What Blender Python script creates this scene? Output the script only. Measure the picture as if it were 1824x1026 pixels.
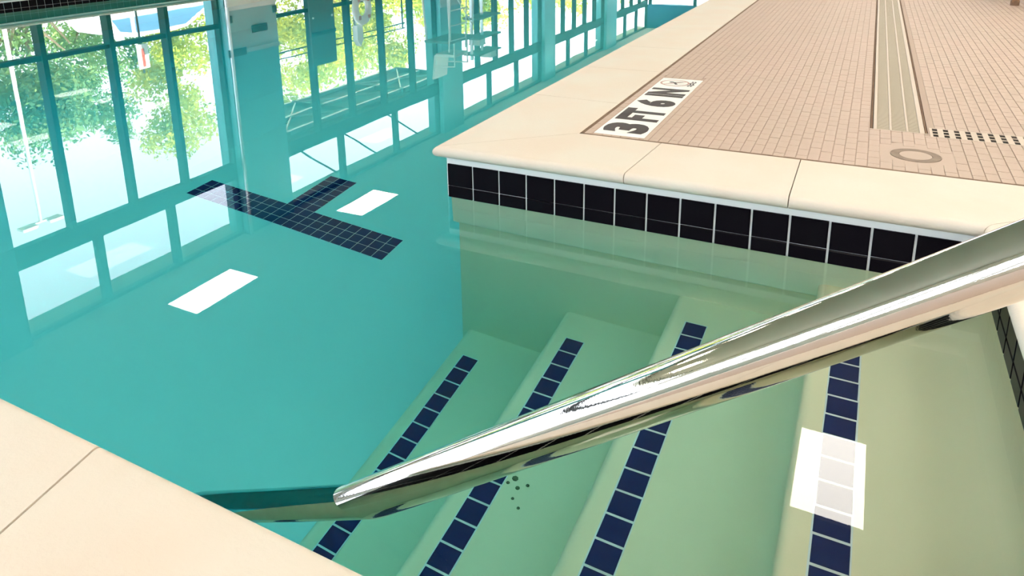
import bpy, math, random
from mathutils import Vector, Matrix
from math import sin, cos, pi, radians

for o in list(bpy.data.objects):
    bpy.data.objects.remove(o, do_unlink=True)
SC = bpy.context.scene
COL = SC.collection

# ------------------------------------------------------------------ camera
W_PX, H_PX, F_PX = 1824.0, 1026.0, 1299.16
cam_data = bpy.data.cameras.new('camera')
cam = bpy.data.objects.new('camera', cam_data)
COL.objects.link(cam)
YAW, PITCH, ROLL = 0.5037, 0.2561, -0.0281
fw = Vector((-sin(YAW) * cos(PITCH), cos(YAW) * cos(PITCH), -sin(PITCH)))
rt = Vector((cos(YAW), sin(YAW), 0))
up = rt.cross(fw)
r2 = rt * cos(ROLL) + up * sin(ROLL)
u2 = -rt * sin(ROLL) + up * cos(ROLL)
m3 = Matrix((r2, u2, -fw)).transposed()
cam.matrix_world = Matrix.Translation((1.0039, -1.677, 0.7613)) @ m3.to_4x4()
cam_data.sensor_fit = 'HORIZONTAL'
cam_data.sensor_width = 36.0
cam_data.lens = F_PX / W_PX * 36.0
cam_data.shift_x = 72.3 / W_PX          # the photograph is an off-centre crop
cam_data.shift_y = -317.5 / W_PX
cam_data.clip_start = 0.02
cam_data.clip_end = 300
SC.camera = cam

# ------------------------------------------------------------------ world, sun, exposure
world = bpy.data.worlds.new('sky')
SC.world = world
world.use_nodes = True
wn = world.node_tree
wn.nodes.clear()
wo = wn.nodes.new('ShaderNodeOutputWorld')
wb = wn.nodes.new('ShaderNodeBackground')
wb.inputs['Color'].default_value = (0.80, 0.85, 1.0, 1)
wb.inputs['Strength'].default_value = 3.45
wn.links.new(wb.outputs[0], wo.inputs[0])

sun_d = bpy.data.lights.new('sun', 'SUN')
sun_d.energy = 18.0
sun_d.color = (1.0, 0.93, 0.78)
sun_d.angle = radians(1.0)
sun = bpy.data.objects.new('sun', sun_d)
COL.objects.link(sun)
sun.rotation_euler = Vector((-0.62, -0.22, -0.75)).to_track_quat('-Z', 'Y').to_euler()

SC.view_settings.view_transform = 'Standard'
SC.view_settings.look = 'None'
SC.view_settings.gamma = 1.0
SC.view_settings.use_curve_mapping = False
SC.view_settings.exposure = 0.96
try:
    SC.cycles.max_bounces = 14
    SC.cycles.diffuse_bounces = 6
    SC.cycles.glossy_bounces = 6
    SC.cycles.transmission_bounces = 10
    SC.cycles.transparent_max_bounces = 12
    SC.cycles.caustics_refractive = True
    SC.cycles.caustics_reflective = True
    SC.cycles.blur_glossy = 0.6
    SC.cycles.sample_clamp_indirect = 12.0
    SC.cycles.use_denoising = True
except Exception:
    pass

# ------------------------------------------------------------------ helpers
def tag(o, label=None, cat=None, group=None, kind=None):
    if label: o['label'] = label
    if cat: o['category'] = cat
    if group: o['group'] = group
    if kind: o['kind'] = kind
    return o

def link(name, me, parent=None, loc=None, rot=None):
    o = bpy.data.objects.new(name, me)
    COL.objects.link(o)
    if parent is not None: o.parent = parent
    if loc is not None: o.location = loc
    if rot is not None: o.rotation_euler = rot
    return o

def empty(name, loc=(0, 0, 0), rz=0.0):
    o = bpy.data.objects.new(name, None)
    o.empty_display_size = 0.1
    COL.objects.link(o)
    o.location = loc
    o.rotation_euler = (0, 0, rz)
    return o

def mesh(name, V, Fc, mat, smooth=False):
    me = bpy.data.meshes.new(name)
    me.from_pydata([tuple(v) for v in V], [], Fc)
    me.materials.append(mat)
    me.update()
    if smooth:
        for p in me.polygons: p.use_smooth = True
    return me

def fix_normals(me):
    import bmesh
    bm = bmesh.new(); bm.from_mesh(me)
    bmesh.ops.recalc_face_normals(bm, faces=bm.faces)
    bm.to_mesh(me); bm.free(); me.update()

class MB:
    def __init__(s): s.V = []; s.F = []
    def add(s, V, Fc):
        b = len(s.V); s.V += [tuple(v) for v in V]
        s.F += [tuple(i + b for i in f) for f in Fc]
        return s
    def box(s, x0, x1, y0, y1, z0, z1):
        V = [(x, y, z) for z in (z0, z1) for y in (y0, y1) for x in (x0, x1)]
        return s.add(V, [(0, 2, 3, 1), (4, 5, 7, 6), (0, 1, 5, 4), (2, 6, 7, 3), (0, 4, 6, 2), (1, 3, 7, 5)])
    def rbox(s, x0, x1, y0, y1, z0, z1, b):
        # box whose top edges are chamfered
        V = [(x0, y0, z0), (x1, y0, z0), (x1, y1, z0), (x0, y1, z0),
             (x0, y0, z1 - b), (x1, y0, z1 - b), (x1, y1, z1 - b), (x0, y1, z1 - b),
             (x0 + b, y0 + b, z1), (x1 - b, y0 + b, z1), (x1 - b, y1 - b, z1), (x0 + b, y1 - b, z1)]
        Fc = [(3, 2, 1, 0), (8, 9, 10, 11)]
        for i in range(4):
            j = (i + 1) % 4
            Fc += [(i, j, j + 4, i + 4), (i + 4, j + 4, j + 8, i + 8)]
        return s.add(V, Fc)
    def tube(s, pts, r, n=16, caps=True):
        pts = [Vector(p) for p in pts]
        rr = r if isinstance(r, (list, tuple)) else [r] * len(pts)
        V = []; Fc = []
        t0 = (pts[1] - pts[0]).normalized()
        a = t0.orthogonal().normalized()
        for i, p in enumerate(pts):
            if i == 0: t = (pts[1] - p)
            elif i == len(pts) - 1: t = (p - pts[i - 1])
            else: t = (pts[i + 1] - pts[i - 1])
            t.normalize()
            a = (a - t * a.dot(t)).normalized()
            b = t.cross(a)
            for k in range(n):
                V.append(p + (a * cos(2 * pi * k / n) + b * sin(2 * pi * k / n)) * rr[i])
        for i in range(len(pts) - 1):
            for k in range(n):
                k2 = (k + 1) % n
                Fc.append((i * n + k, i * n + k2, (i + 1) * n + k2, (i + 1) * n + k))
        if caps:
            Fc.append(tuple(range(n - 1, -1, -1)))
            Fc.append(tuple((len(pts) - 1) * n + k for k in range(n)))
        return s.add(V, Fc)
    def prism(s, prof, axis, a0, a1):
        # prof: closed 2D outline; axis 'x': (y,z)  'y': (x,z)  'z': (x,y)
        n = len(prof)
        def P(p, a):
            return {'x': (a, p[0], p[1]), 'y': (p[0], a, p[1]), 'z': (p[0], p[1], a)}[axis]
        V = [P(p, a0) for p in prof] + [P(p, a1) for p in prof]
        Fc = [tuple(range(n)), tuple(range(2 * n - 1, n - 1, -1))]
        for i in range(n):
            j = (i + 1) % n
            Fc.append((i, i + n, j + n, j))
        return s.add(V, Fc)
    def lathe(s, prof, n=24, c=(0, 0, 0)):
        V = []; Fc = []
        for r, z in prof:
            for k in range(n):
                V.append((c[0] + r * cos(2 * pi * k / n), c[1] + r * sin(2 * pi * k / n), c[2] + z))
        for i in range(len(prof) - 1):
            for k in range(n):
                k2 = (k + 1) % n
                Fc.append((i * n + k, i * n + k2, (i + 1) * n + k2, (i + 1) * n + k))
        return s.add(V, Fc)
    def me(s, name, mat, smooth=False, fix=True):
        m = mesh(name, s.V, s.F, mat, smooth)
        if fix: fix_normals(m)
        return m
    def obj(s, name, mat, parent=None, loc=None, rot=None, smooth=False, fix=True):
        return link(name, s.me(name, mat, smooth, fix), parent, loc, rot)

def auto_smooth(o, ang=35):
    import bmesh
    me = o.data
    for p in me.polygons: p.use_smooth = True
    bm = bmesh.new(); bm.from_mesh(me)
    for e in bm.edges:
        if len(e.link_faces) == 2:
            e.smooth = e.calc_face_angle(0) < radians(ang)
        else:
            e.smooth = False
    bm.to_mesh(me); bm.free()
    return o

# ------------------------------------------------------------------ materials
def nmat(name):
    m = bpy.data.materials.new(name); m.use_nodes = True
    nt = m.node_tree; nt.nodes.clear()
    out = nt.nodes.new('ShaderNodeOutputMaterial')
    return m, nt, out

def pbr(name, col, rough=0.5, metal=0.0, spec=0.5, noise=None, bump=None, coat=0.0):
    """noise=(scale, amount, colour2), bump=(scale, strength)"""
    m, nt, out = nmat(name)
    b = nt.nodes.new('ShaderNodeBsdfPrincipled')
    b.inputs['Base Color'].default_value = (*col, 1)
    b.inputs['Roughness'].default_value = rough
    b.inputs['Metallic'].default_value = metal
    b.inputs['Specular IOR Level'].default_value = spec
    b.inputs['Coat Weight'].default_value = coat
    geo = nt.nodes.new('ShaderNodeNewGeometry')
    if noise:
        n = nt.nodes.new('ShaderNodeTexNoise')
        n.inputs['Scale'].default_value = noise[0]
        n.inputs['Detail'].default_value = 5
        nt.links.new(geo.outputs['Position'], n.inputs['Vector'])
        r = nt.nodes.new('ShaderNodeValToRGB')
        r.color_ramp.elements[0].position = 0.35
        r.color_ramp.elements[1].position = 0.65
        c2 = noise[2]
        r.color_ramp.elements[0].color = (*[col[i] * (1 - noise[1]) + c2[i] * noise[1] for i in range(3)], 1)
        r.color_ramp.elements[1].color = (*col, 1)
        nt.links.new(n.outputs['Fac'], r.inputs['Fac'])
        nt.links.new(r.outputs['Color'], b.inputs['Base Color'])
    if bump:
        n2 = nt.nodes.new('ShaderNodeTexNoise')
        n2.inputs['Scale'].default_value = bump[0]
        n2.inputs['Detail'].default_value = 4
        nt.links.new(geo.outputs['Position'], n2.inputs['Vector'])
        bp = nt.nodes.new('ShaderNodeBump')
        bp.inputs['Strength'].default_value = bump[1]
        bp.inputs['Distance'].default_value = 0.01
        nt.links.new(n2.outputs['Fac'], bp.inputs['Height'])
        nt.links.new(bp.outputs['Normal'], b.inputs['Normal'])
    nt.links.new(b.outputs[0], out.inputs['Surface'])
    return m

def emit(name, col, s):
    m, nt, out = nmat(name)
    e = nt.nodes.new('ShaderNodeEmission')
    e.inputs['Color'].default_value = (*col, 1); e.inputs['Strength'].default_value = s
    nt.links.new(e.outputs[0], out.inputs['Surface'])
    return m

M = {}
M['coping'] = pbr('coping_stone', (0.66, 0.58, 0.49), 0.55, noise=(5.0, 0.35, (0.68, 0.49, 0.37)), bump=(160, 0.08))
M['plaster'] = pbr('pool_plaster', (0.92, 0.76, 0.51), 0.8, noise=(3.0, 0.25, (0.87, 0.71, 0.48)), bump=(40, 0.05))
M['floorplaster'] = pbr('pool_floor_plaster', (0.88, 0.88, 0.78), 0.8, noise=(2.0, 0.25, (0.85, 0.85, 0.74)), bump=(40, 0.05))
M['band'] = pbr('pool_bond_beam', (0.86, 0.82, 0.62), 0.8)
M['grout'] = pbr('white_grout', (0.80, 0.78, 0.76), 0.7)
M['navy'] = pbr('navy_tile', (0.004, 0.012, 0.085), 0.5, spec=0.1, noise=(20, 0.4, (0.006, 0.018, 0.11)))
M['black'] = pbr('dark_waterline_tile', (0.0035, 0.0022, 0.004), 0.3, spec=0.07)
M['deck'] = pbr('deck_mosaic', (0.48, 0.345, 0.275), 0.6, noise=(3.5, 0.5, (0.44, 0.335, 0.26)), bump=(300, 0.1))
M['deckgrout'] = pbr('deck_grout', (0.42, 0.31, 0.245), 0.8)
M['groove'] = pbr('dark_joint', (0.15, 0.085, 0.05), 0.85, noise=(14, 0.4, (0.24, 0.15, 0.09)))
M['signw'] = pbr('depth_marker_white', (0.86, 0.82, 0.78), 0.3)
M['ink'] = pbr('depth_marker_black', (0.045, 0.024, 0.024), 0.4)
M['inkred'] = pbr('depth_marker_faded', (0.55, 0.33, 0.29), 0.5)
M['drain'] = pbr('drain_plastic', (0.54, 0.43, 0.34), 0.5)
M['drainslot'] = pbr('drain_slots', (0.42, 0.345, 0.25), 0.6)
M['hole'] = pbr('drain_void', (0.035, 0.025, 0.018), 0.9)
M['stain'] = pbr('cover_ring', (0.20, 0.14, 0.10), 0.7, noise=(40, 0.5, (0.32, 0.23, 0.17)))
M['steel'] = pbr('polished_steel', (0.70, 0.655, 0.60), 0.04, metal=1.0, noise=(60, 0.25, (0.6, 0.55, 0.49)), bump=(220, 0.006))
M['pillar'] = pbr('teal_paint', (0.10, 0.36, 0.40), 0.5)
M['wains'] = pbr('grey_green_panel', (0.34, 0.46, 0.46), 0.5)
M['frame'] = pbr('bronze_window_frame', (0.012, 0.020, 0.020), 0.6, spec=0.15)
M['plate'] = pbr('dark_wall_plate', (0.015, 0.02, 0.02), 0.5)
M['alum'] = pbr('pale_metal_trim', (0.75, 0.78, 0.80), 0.3, metal=0.6)
M['white'] = pbr('white_paint', (0.80, 0.80, 0.78), 0.5)
M['ceil'] = pbr('ceiling_paint', (0.46, 0.43, 0.36), 0.8)
M['wallp'] = pbr('wall_paint', (0.72, 0.70, 0.64), 0.7)
M['blue'] = pbr('blue_wall', (0.012, 0.10, 0.30), 0.5)
M['lamp'] = emit('lamp_diffuser', (1.0, 0.94, 0.82), 12.2)
M['leaf'] = None

def glass_mat():
    m, nt, out = nmat('window_glass')
    t = nt.nodes.new('ShaderNodeBsdfTransparent'); t.inputs[0].default_value = (0.95, 0.98, 0.97, 1)
    g = nt.nodes.new('ShaderNodeBsdfGlossy'); g.inputs['Roughness'].default_value = 0.02
    mx = nt.nodes.new('ShaderNodeMixShader'); mx.inputs[0].default_value = 0.05
    nt.links.new(t.outputs[0], mx.inputs[1]); nt.links.new(g.outputs[0], mx.inputs[2])
    nt.links.new(mx.outputs[0], out.inputs['Surface'])
    return m
M['glass'] = glass_mat()

def water_mat():
    m, nt, out = nmat('pool_water')
    b = nt.nodes.new('ShaderNodeBsdfPrincipled')
    b.inputs['Base Color'].default_value = (1, 1, 1, 1)
    b.inputs['Roughness'].default_value = 0.0
    b.inputs['IOR'].default_value = 1.333
    b.inputs['Transmission Weight'].default_value = 1.0
    geo = nt.nodes.new('ShaderNodeNewGeometry')
    n = nt.nodes.new('ShaderNodeTexNoise'); n.inputs['Scale'].default_value = 2.2; n.inputs['Detail'].default_value = 1
    nt.links.new(geo.outputs['Position'], n.inputs['Vector'])
    bp = nt.nodes.new('ShaderNodeBump'); bp.inputs['Strength'].default_value = 0.025; bp.inputs['Distance'].default_value = 0.01
    nt.links.new(n.outputs['Fac'], bp.inputs['Height'])
    nt.links.new(bp.outputs['Normal'], b.inputs['Normal'])
    v = nt.nodes.new('ShaderNodeVolumeAbsorption')
    v.inputs['Color'].default_value = (0.20, 0.88, 0.93, 1)
    v.inputs['Density'].default_value = 1.0
    nt.links.new(b.outputs[0], out.inputs['Surface'])
    nt.links.new(v.outputs[0], out.inputs['Volume'])
    return m
M['water'] = water_mat()

def leaf_mat(name, c1, c2):
    m, nt, out = nmat(name)
    d = nt.nodes.new('ShaderNodeBsdfDiffuse'); t = nt.nodes.new('ShaderNodeBsdfTranslucent')
    geo = nt.nodes.new('ShaderNodeNewGeometry')
    n = nt.nodes.new('ShaderNodeTexNoise'); n.inputs['Scale'].default_value = 0.8; n.inputs['Detail'].default_value = 3
    nt.links.new(geo.outputs['Position'], n.inputs['Vector'])
    r = nt.nodes.new('ShaderNodeValToRGB')
    r.color_ramp.elements[0].position = 0.35; r.color_ramp.elements[1].position = 0.65
    r.color_ramp.elements[0].color = (*c1, 1); r.color_ramp.elements[1].color = (*c2, 1)
    nt.links.new(n.outputs['Fac'], r.inputs['Fac'])
    mx = nt.nodes.new('ShaderNodeMixShader'); mx.inputs[0].default_value = 0.35
    for s in (d, t): nt.links.new(r.outputs['Color'], s.inputs['Color'])
    nt.links.new(d.outputs[0], mx.inputs[1]); nt.links.new(t.outputs[0], mx.inputs[2])
    nt.links.new(mx.outputs[0], out.inputs['Surface'])
    return m
M['leafy'] = leaf_mat('yellow_green_leaf', (0.30, 0.40, 0.05), (0.66, 0.66, 0.10))
M['leafd'] = leaf_mat('dark_green_leaf', (0.08, 0.20, 0.09), (0.30, 0.44, 0.17))
M['bark'] = pbr('bark', (0.16, 0.11, 0.08), 0.9, bump=(20, 0.4))
M['lawn'] = pbr('lawn', (0.24, 0.32, 0.10), 0.95, noise=(1.2, 0.6, (0.38, 0.36, 0.16)))
M['asphalt'] = pbr('asphalt', (0.30, 0.30, 0.29), 0.9, noise=(3, 0.3, (0.22, 0.22, 0.22)))
M['carpaint'] = pbr('silver_car_paint', (0.80, 0.82, 0.84), 0.25, metal=0.2, coat=0.5)
M['carglass'] = pbr('car_glass', (0.06, 0.14, 0.24), 0.05, spec=0.8)
M['rubber'] = pbr('rubber', (0.02, 0.02, 0.02), 0.8)
M['red'] = pbr('red_paint', (0.55, 0.07, 0.05), 0.5)
M['canopy'] = pbr('canopy_green', (0.10, 0.17, 0.15), 0.6)
M['wood'] = pbr('brown_wood', (0.24, 0.12, 0.055), 0.6, noise=(9, 0.5, (0.14, 0.07, 0.03)))
M['dirt'] = pbr('dirt', (0.10, 0.13, 0.06), 0.9)
M['board'] = pbr('dark_board', (0.05, 0.085, 0.08), 0.5)

# ------------------------------------------------------------------ dimensions (metres, water surface z = 0)
ZD = 0.150            # deck level
ZT = 0.099            # top of the waterline tiles
XR = 1.277            # right wall of the step recess
YN = -1.260           # near wall of the step recess
XI, YI = 0.295, 0.253 # inner edge of the coping on the far deck
NOSE = 0.032          # coping overhang
ZF = -1.067           # pool floor: 3 ft 6 in
XF = -6.36            # far long side of the pool
XW = -8.40            # window wall
YE = 33.2             # end wall
YS = -7.0             # wall behind the camera
XE = 6.5              # right wall of the hall
ZC = 4.55             # ceiling

random.seed(7)

# ------------------------------------------------------------------ pool shell
def struct(o, label, cat):
    return tag(o, label, cat, kind='structure')

ZDEEP = -2.35
pf = MB().prism([(0.36, ZF), (-1.75, ZF), (-2.3, ZF - 0.12), (-5.0, ZDEEP), (XF - .2, ZDEEP), (XF - .2, ZDEEP - .25), (0.36, ZDEEP - .25)], 'y', YS - 0.2, YE).obj('pool_floor', M['floorplaster'])
struct(pf, 'pale plaster floor of the main pool under teal water', 'pool floor')

def recess_wall_profile(sign):
    # (outward, z): tile bed, sloping band below it, set-back lower wall
    return [(0.0, ZD - 0.030), (0.0, -0.005), (-0.006, -0.016), (-0.012, -0.205), (-0.030, -0.225), (-0.030, ZF - 0.02), (-0.25, ZF - 0.02), (-0.25, ZD - 0.030)]

# far wall of the step recess, below the depth marker
prof = [(-u, z) for u, z in recess_wall_profile(1)]
pw_far = MB().prism(prof, 'x', 0.012, XR + 0.02).obj('pool_wall_recess', M['plaster'])
struct(pw_far, 'submerged plaster wall of the step recess with dark waterline tiles', 'pool wall')
bed = MB().box(0.0, XR, -0.004, 0.001, -0.005, ZT + 0.021).obj('grout_bed', M['grout'], pw_far)
MB().prism([(-0.0015, -0.0052), (0.0045, -0.018), (0.0105, -0.203), (0.026, -0.2235), (0.05, -0.21), (0.05, -0.0052)], 'x', 0.004, XR).obj('plaster_band', M['band'], pw_far)

# long wall under the far deck, facing the main pool (turned away from the camera)
pw_main = MB().box(0.0, 0.25, 0.10, YE, ZF, ZD - 0.030).obj('pool_wall_main', M['plaster'])
struct(pw_main, 'main pool wall running away under the far deck coping', 'pool wall')
MB().box(-0.004, 0.001, 0.0, 6.0, -0.005, ZT + 0.021).obj('grout_bed', M['grout'], pw_main)

# right-hand wall of the recess
prof = [(XR - u, z) for u, z in [(0, ZD - 0.030), (0, ZF - .02), (-0.25, ZF - .02), (-0.25, ZD - 0.030)]]
pw_right = MB().prism(prof, 'y', YN - 0.02, 0.02).obj('pool_wall_stair_head', M['plaster'])
struct(pw_right, 'short tiled wall at the head of the pool steps', 'pool wall')
MB().box(XR - 0.004, XR + 0.001, YN, -0.004, -0.005, ZT + 0.021).obj('grout_bed', M['grout'], pw_right)

# near wall of the recess, below the camera
pw_near = MB().box(0.0, XR, YN - 0.25, YN, ZF, ZD - 0.030).obj('pool_wall_near', M['plaster'])
struct(pw_near, 'recess wall below the nearest coping stones, facing away from the camera', 'pool wall')
MB().box(0.0, XR, YN - .001, YN + 0.004, -0.005, ZT + 0.021).obj('grout_bed', M['grout'], pw_near)
pw_near2 = MB().box(0.0, 0.25, YS, YN - 0.25, ZF, ZD - 0.030).obj('pool_wall_side', M['plaster'])
struct(pw_near2, 'main pool wall beside the near deck, outside the picture at left', 'pool wall')

# opposite long side of the pool
pw_opp = MB().box(XF - 0.25, XF, YS, YE, ZDEEP, ZD - 0.030).obj('pool_wall_opposite', M['plaster'])
struct(pw_opp, 'far side pool wall with a dark tile row at top left', 'pool wall')
MB().box(XF - 0.001, XF + 0.004, YS, YE, -0.005, ZT + 0.021).obj('grout_bed', M['grout'], pw_opp)

# waterline tiles: one shared mesh per size, laid as single tiles
PX, PZ = 0.0811, 0.0664
def tile_mesh(name, w, h, t, mat, b=0.002):
    return MB().rbox(-w / 2, w / 2, -h / 2, h / 2, 0, t, b).me(name, mat)
wt = tile_mesh('waterline_tile', PX - 0.0050, PZ - 0.0022, 0.007, M['black'])
wt_part = tile_mesh('waterline_tile_cut', 0.052, PZ - 0.0022, 0.007, M['black'])
HL = ZT - PZ + 0.003                                      # the lower row stops at the water surface
wt2 = tile_mesh('waterline_tile_low', PX - 0.0050, HL - 0.0022, 0.007, M['black'])
wt2_part = tile_mesh('waterline_tile_low_cut', 0.052, HL - 0.0022, 0.007, M['black'])
ZROW = (ZT - PZ * 0.5, ZT - PZ - HL / 2)
for row in range(2):
    z = ZROW[row]; tm = (wt, wt2)[row]
    for i in range(15):                                   # recess far wall, facing -Y
        link('tile', tm, pw_far, ((i + 0.5) * PX, -0.003, z + random.uniform(-.0004, .0004)), (pi / 2, random.uniform(-.004, .004), 0))
    link('tile', (wt_part, wt2_part)[row], pw_far, (15 * PX + 0.0285, -0.003, z), (pi / 2, 0, 0))
    for i in range(15):                                   # wall at the head of the steps, facing -X
        link('tile', tm, pw_right, (XR - 0.003, -0.012 - (i + 0.5) * PX, z), (pi / 2, 0, -pi / 2))
    for i in range(12):                                   # main wall of the far deck, facing -X
        link('tile', tm, pw_main, (-0.003, (i + 0.5) * PX + 0.004, z), (pi / 2, 0, -pi / 2))
for i in range(15):                                       # near wall of the recess, facing +Y
    for row in range(2):
        link('tile', (wt, wt2)[row], pw_near, (0.012 + (i + 0.5) * PX, YN + 0.003, ZROW[row]), (pi / 2, 0, pi))
for i in range(70):                                       # opposite side, facing +X
    link('tile', wt, pw_opp, (XF + 0.003, 1.2 + i * PX, ZT - PZ / 2), (pi / 2, 0, pi / 2))
    link('tile', wt2, pw_opp, (XF + 0.003, 1.2 + i * PX, ZROW[1]), (pi / 2, 0, pi / 2))

# ------------------------------------------------------------------ coping stones (bullnose slabs)
RN = 0.0155
def coping_profile(w):
    P = [(0.0, ZD - 2 * RN), (0.0, ZD - 0.003), (0.003, ZD)]
    c = w - RN
    P += [(c - 0.03, ZD)]
    for k in range(0, 13):
        a = pi / 2 - pi * k / 12
        P.append((c + RN * cos(a), ZD - RN + RN * sin(a)))
    return P

def coping_slab(parent, frame, w, v0, v1, m0=0.0, m1=0.0):
    """frame(u, v) -> (x, y); u outwards from the inner edge, v along. m0/m1 skew the two ends (mitres)."""
    P = coping_profile(w); n = len(P); V = []; Fc = []
    for e, (vv, mm) in enumerate(((v0, m0), (v1, m1))):
        for u, z in P:
            x, y = frame(u, vv + mm * u); V.append((x, y, z))
    Fc = [tuple(range(n)), tuple(range(2 * n - 1, n - 1, -1))]
    for i in range(n):
        j = (i + 1) % n; Fc.append((i, i + n, j + n, j))
    o = MB().add(V, Fc).obj('coping_stone', M['coping'], parent)
    return auto_smooth(o, 40)

J = 0.0022
# far deck, front edge (outwards = -Y)
cp_front = empty('pool_coping_front', (0, 0, 0))
struct(cp_front, 'cream bullnose coping above the row of dark tiles', 'coping')
wF = YI + NOSE
fr = lambda u, v: (v, YI - u)
mA = -(XI + NOSE) / wF
coping_slab(cp_front, fr, wF, XI + J / 2, 0.535 - J / 2, mA, -0.07)
coping_slab(cp_front, fr, wF, 0.535 + J / 2, 0.887 - J / 2, -0.07, 0.0)
wR = 0.30 + NOSE
mB = -(wR) / wF
coping_slab(cp_front, fr, wF, 0.887 + J / 2, XR - NOSE + wR - J / 2, 0.0, mB)
# far deck, long left edge (outwards = -X)
cp_left = empty('pool_coping_long', (0, 0, 0))
struct(cp_left, 'cream coping of the far deck running away along the main pool', 'coping')
wL = XI + NOSE
fl = lambda u, v: (XI - u, v)
ys = [0.63, 1.18, 1.72, 2.35, 3.0, 3.6, 4.3, 5.0, 5.8, 6.6, 7.5]
coping_slab(cp_left, fl, wL, YI + J / 2, ys[0] - J / 2, -(YI + NOSE) / wL, 0.06)
for a, b in zip(ys[:-1], ys[1:]):
    coping_slab(cp_left, fl, wL, a + J / 2, b - J / 2, 0.06 if a == ys[0] else 0, 0)
coping_slab(cp_left, fl, wL, ys[-1] + J / 2, YE - 0.05)
# head of the steps (outwards = -X)
cp_right = empty('pool_coping_stair_head', (0, 0, 0))
struct(cp_right, 'cream coping at the head of the steps, right edge of the picture', 'coping')
fh = lambda u, v: (XR - NOSE + wR - u, v)
wNr = 0.30 + NOSE
coping_slab(cp_right, fh, wR, -0.62 + J / 2, YI - J / 2, 0, -wF / wR)
coping_slab(cp_right, fh, wR, YN + NOSE - wNr + J / 2, -0.62 - J / 2, wNr / wR, 0)
# near deck (outwards = +Y)
cp_near = empty('pool_coping_near', (0, 0, 0))
struct(cp_near, 'cream coping in the bottom left corner with one curved joint', 'coping')
fn = lambda u, v: (v, YN + NOSE - wNr + u)
XNJ = 0.294
coping_slab(cp_near, fn, wNr, 0.30 + 0.0, XNJ - J / 2 - .0006, -1.0, -0.21)
coping_slab(cp_near, fn, wNr, XNJ + J / 2 + .0006, 0.92 - J / 2, -0.21, 0)
coping_slab(cp_near, fn, wNr, 0.92 + J / 2, XR - NOSE + wR - J / 2, 0, -wR / wNr)
# near deck, side along the main pool, outside the picture
cp_near2 = empty('pool_coping_side', (0, 0, 0))
struct(cp_near2, 'cream coping of the near deck along the main pool, off the left edge', 'coping')
fs = lambda u, v: (0.30 - u, v)
coping_slab(cp_near2, fs, wNr, -3.0, YN + NOSE - wNr - J / 2, 0, 1.0)
coping_slab(cp_near2, fs, wNr, YS + 0.02, -3.0 - J)
# opposite side (outwards = +X)
cp_opp = empty('pool_coping_opposite', (0, 0, 0))
struct(cp_opp, 'shaded coping of the opposite pool side in the top left corner', 'coping')
fo = lambda u, v: (XF - 0.30 + u, v)
yy = -3.0
while yy < 12:
    coping_slab(cp_opp, fo, wNr, yy + J, yy + 0.75 - J); yy += 0.75
coping_slab(cp_opp, fo, wNr, 12.0 + J, YE - .05)

# ------------------------------------------------------------------ decks
def mosaic_mat():
    m, nt, out = nmat('deck_mosaic_far')
    b = nt.nodes.new('ShaderNodeBsdfPrincipled'); b.inputs['Roughness'].default_value = 0.6
    geo = nt.nodes.new('ShaderNodeNewGeometry')
    mp = nt.nodes.new('ShaderNodeMapping'); mp.inputs['Rotation'].default_value = (0, 0, pi / 2)
    nt.links.new(geo.outputs['Position'], mp.inputs['Vector'])
    br = nt.nodes.new('ShaderNodeTexBrick')
    br.inputs['Scale'].default_value = 1.0
    br.inputs['Brick Width'].default_value = 0.054; br.inputs['Row Height'].default_value = 0.027
    br.inputs['Mortar Size'].default_value = 0.0016
    br.inputs['Color1'].default_value = (0.48, 0.345, 0.275, 1)
    br.inputs['Color2'].default_value = (0.445, 0.33, 0.26, 1)
    br.inputs['Mortar'].default_value = (0.41, 0.30, 0.235, 1)
    nt.links.new(mp.outputs[0], br.inputs['Vector'])
    nt.links.new(br.outputs['Color'], b.inputs['Base Color'])
    nt.links.new(b.outputs[0], out.inputs['Surface'])
    return m
M['deckfar'] = mosaic_mat()

GY = 0.010
def slab(name, x0, x1, y0, y1, ztop, mat, label, cat='floor', zb=-0.05):
    o = MB().box(x0, x1, y0, y1, zb, ztop).obj(name, mat)
    return struct(o, label, cat)

YM = 4.60            # mosaic is built tile by tile up to here
XM1 = 1.95
# drain geometry on the deck
DX0, DX1, DY0 = 1.037, 1.180, 0.625
GX0, GX1, GY0, GY1 = 1.184, XM1 - .01, 0.600, 0.695
fb = MB().box(XI + GY, XE, YI + GY, YE, -0.05, ZD - .022)
for (x0, x1, y0, y1) in ((XI + GY, DX0, YI + GY, YE), (DX0, GX0, YI + GY, DY0), (GX0, XE, YI + GY, GY0), (DX1, GX0, DY0, YE), (GX0, XE, GY1, YE), (GX1, XE, GY0, GY1)):
    fb.box(x0, x1, y0, y1, ZD - .022, ZD - .003)
fl_far = struct(fb.obj('floor', M['deckgrout']), 'tan mosaic tile deck with drains beside the pool', 'floor')
# groove filler
MB().box(XI, XI + GY + 0.002, YI, YE, 0.05, ZD - 0.0018).obj('joint', M['groove'], fl_far)
MB().box(XI, XR + 0.6, YI, YI + GY + 0.002, 0.05, ZD - 0.0018).obj('joint', M['groove'], fl_far)

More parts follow.
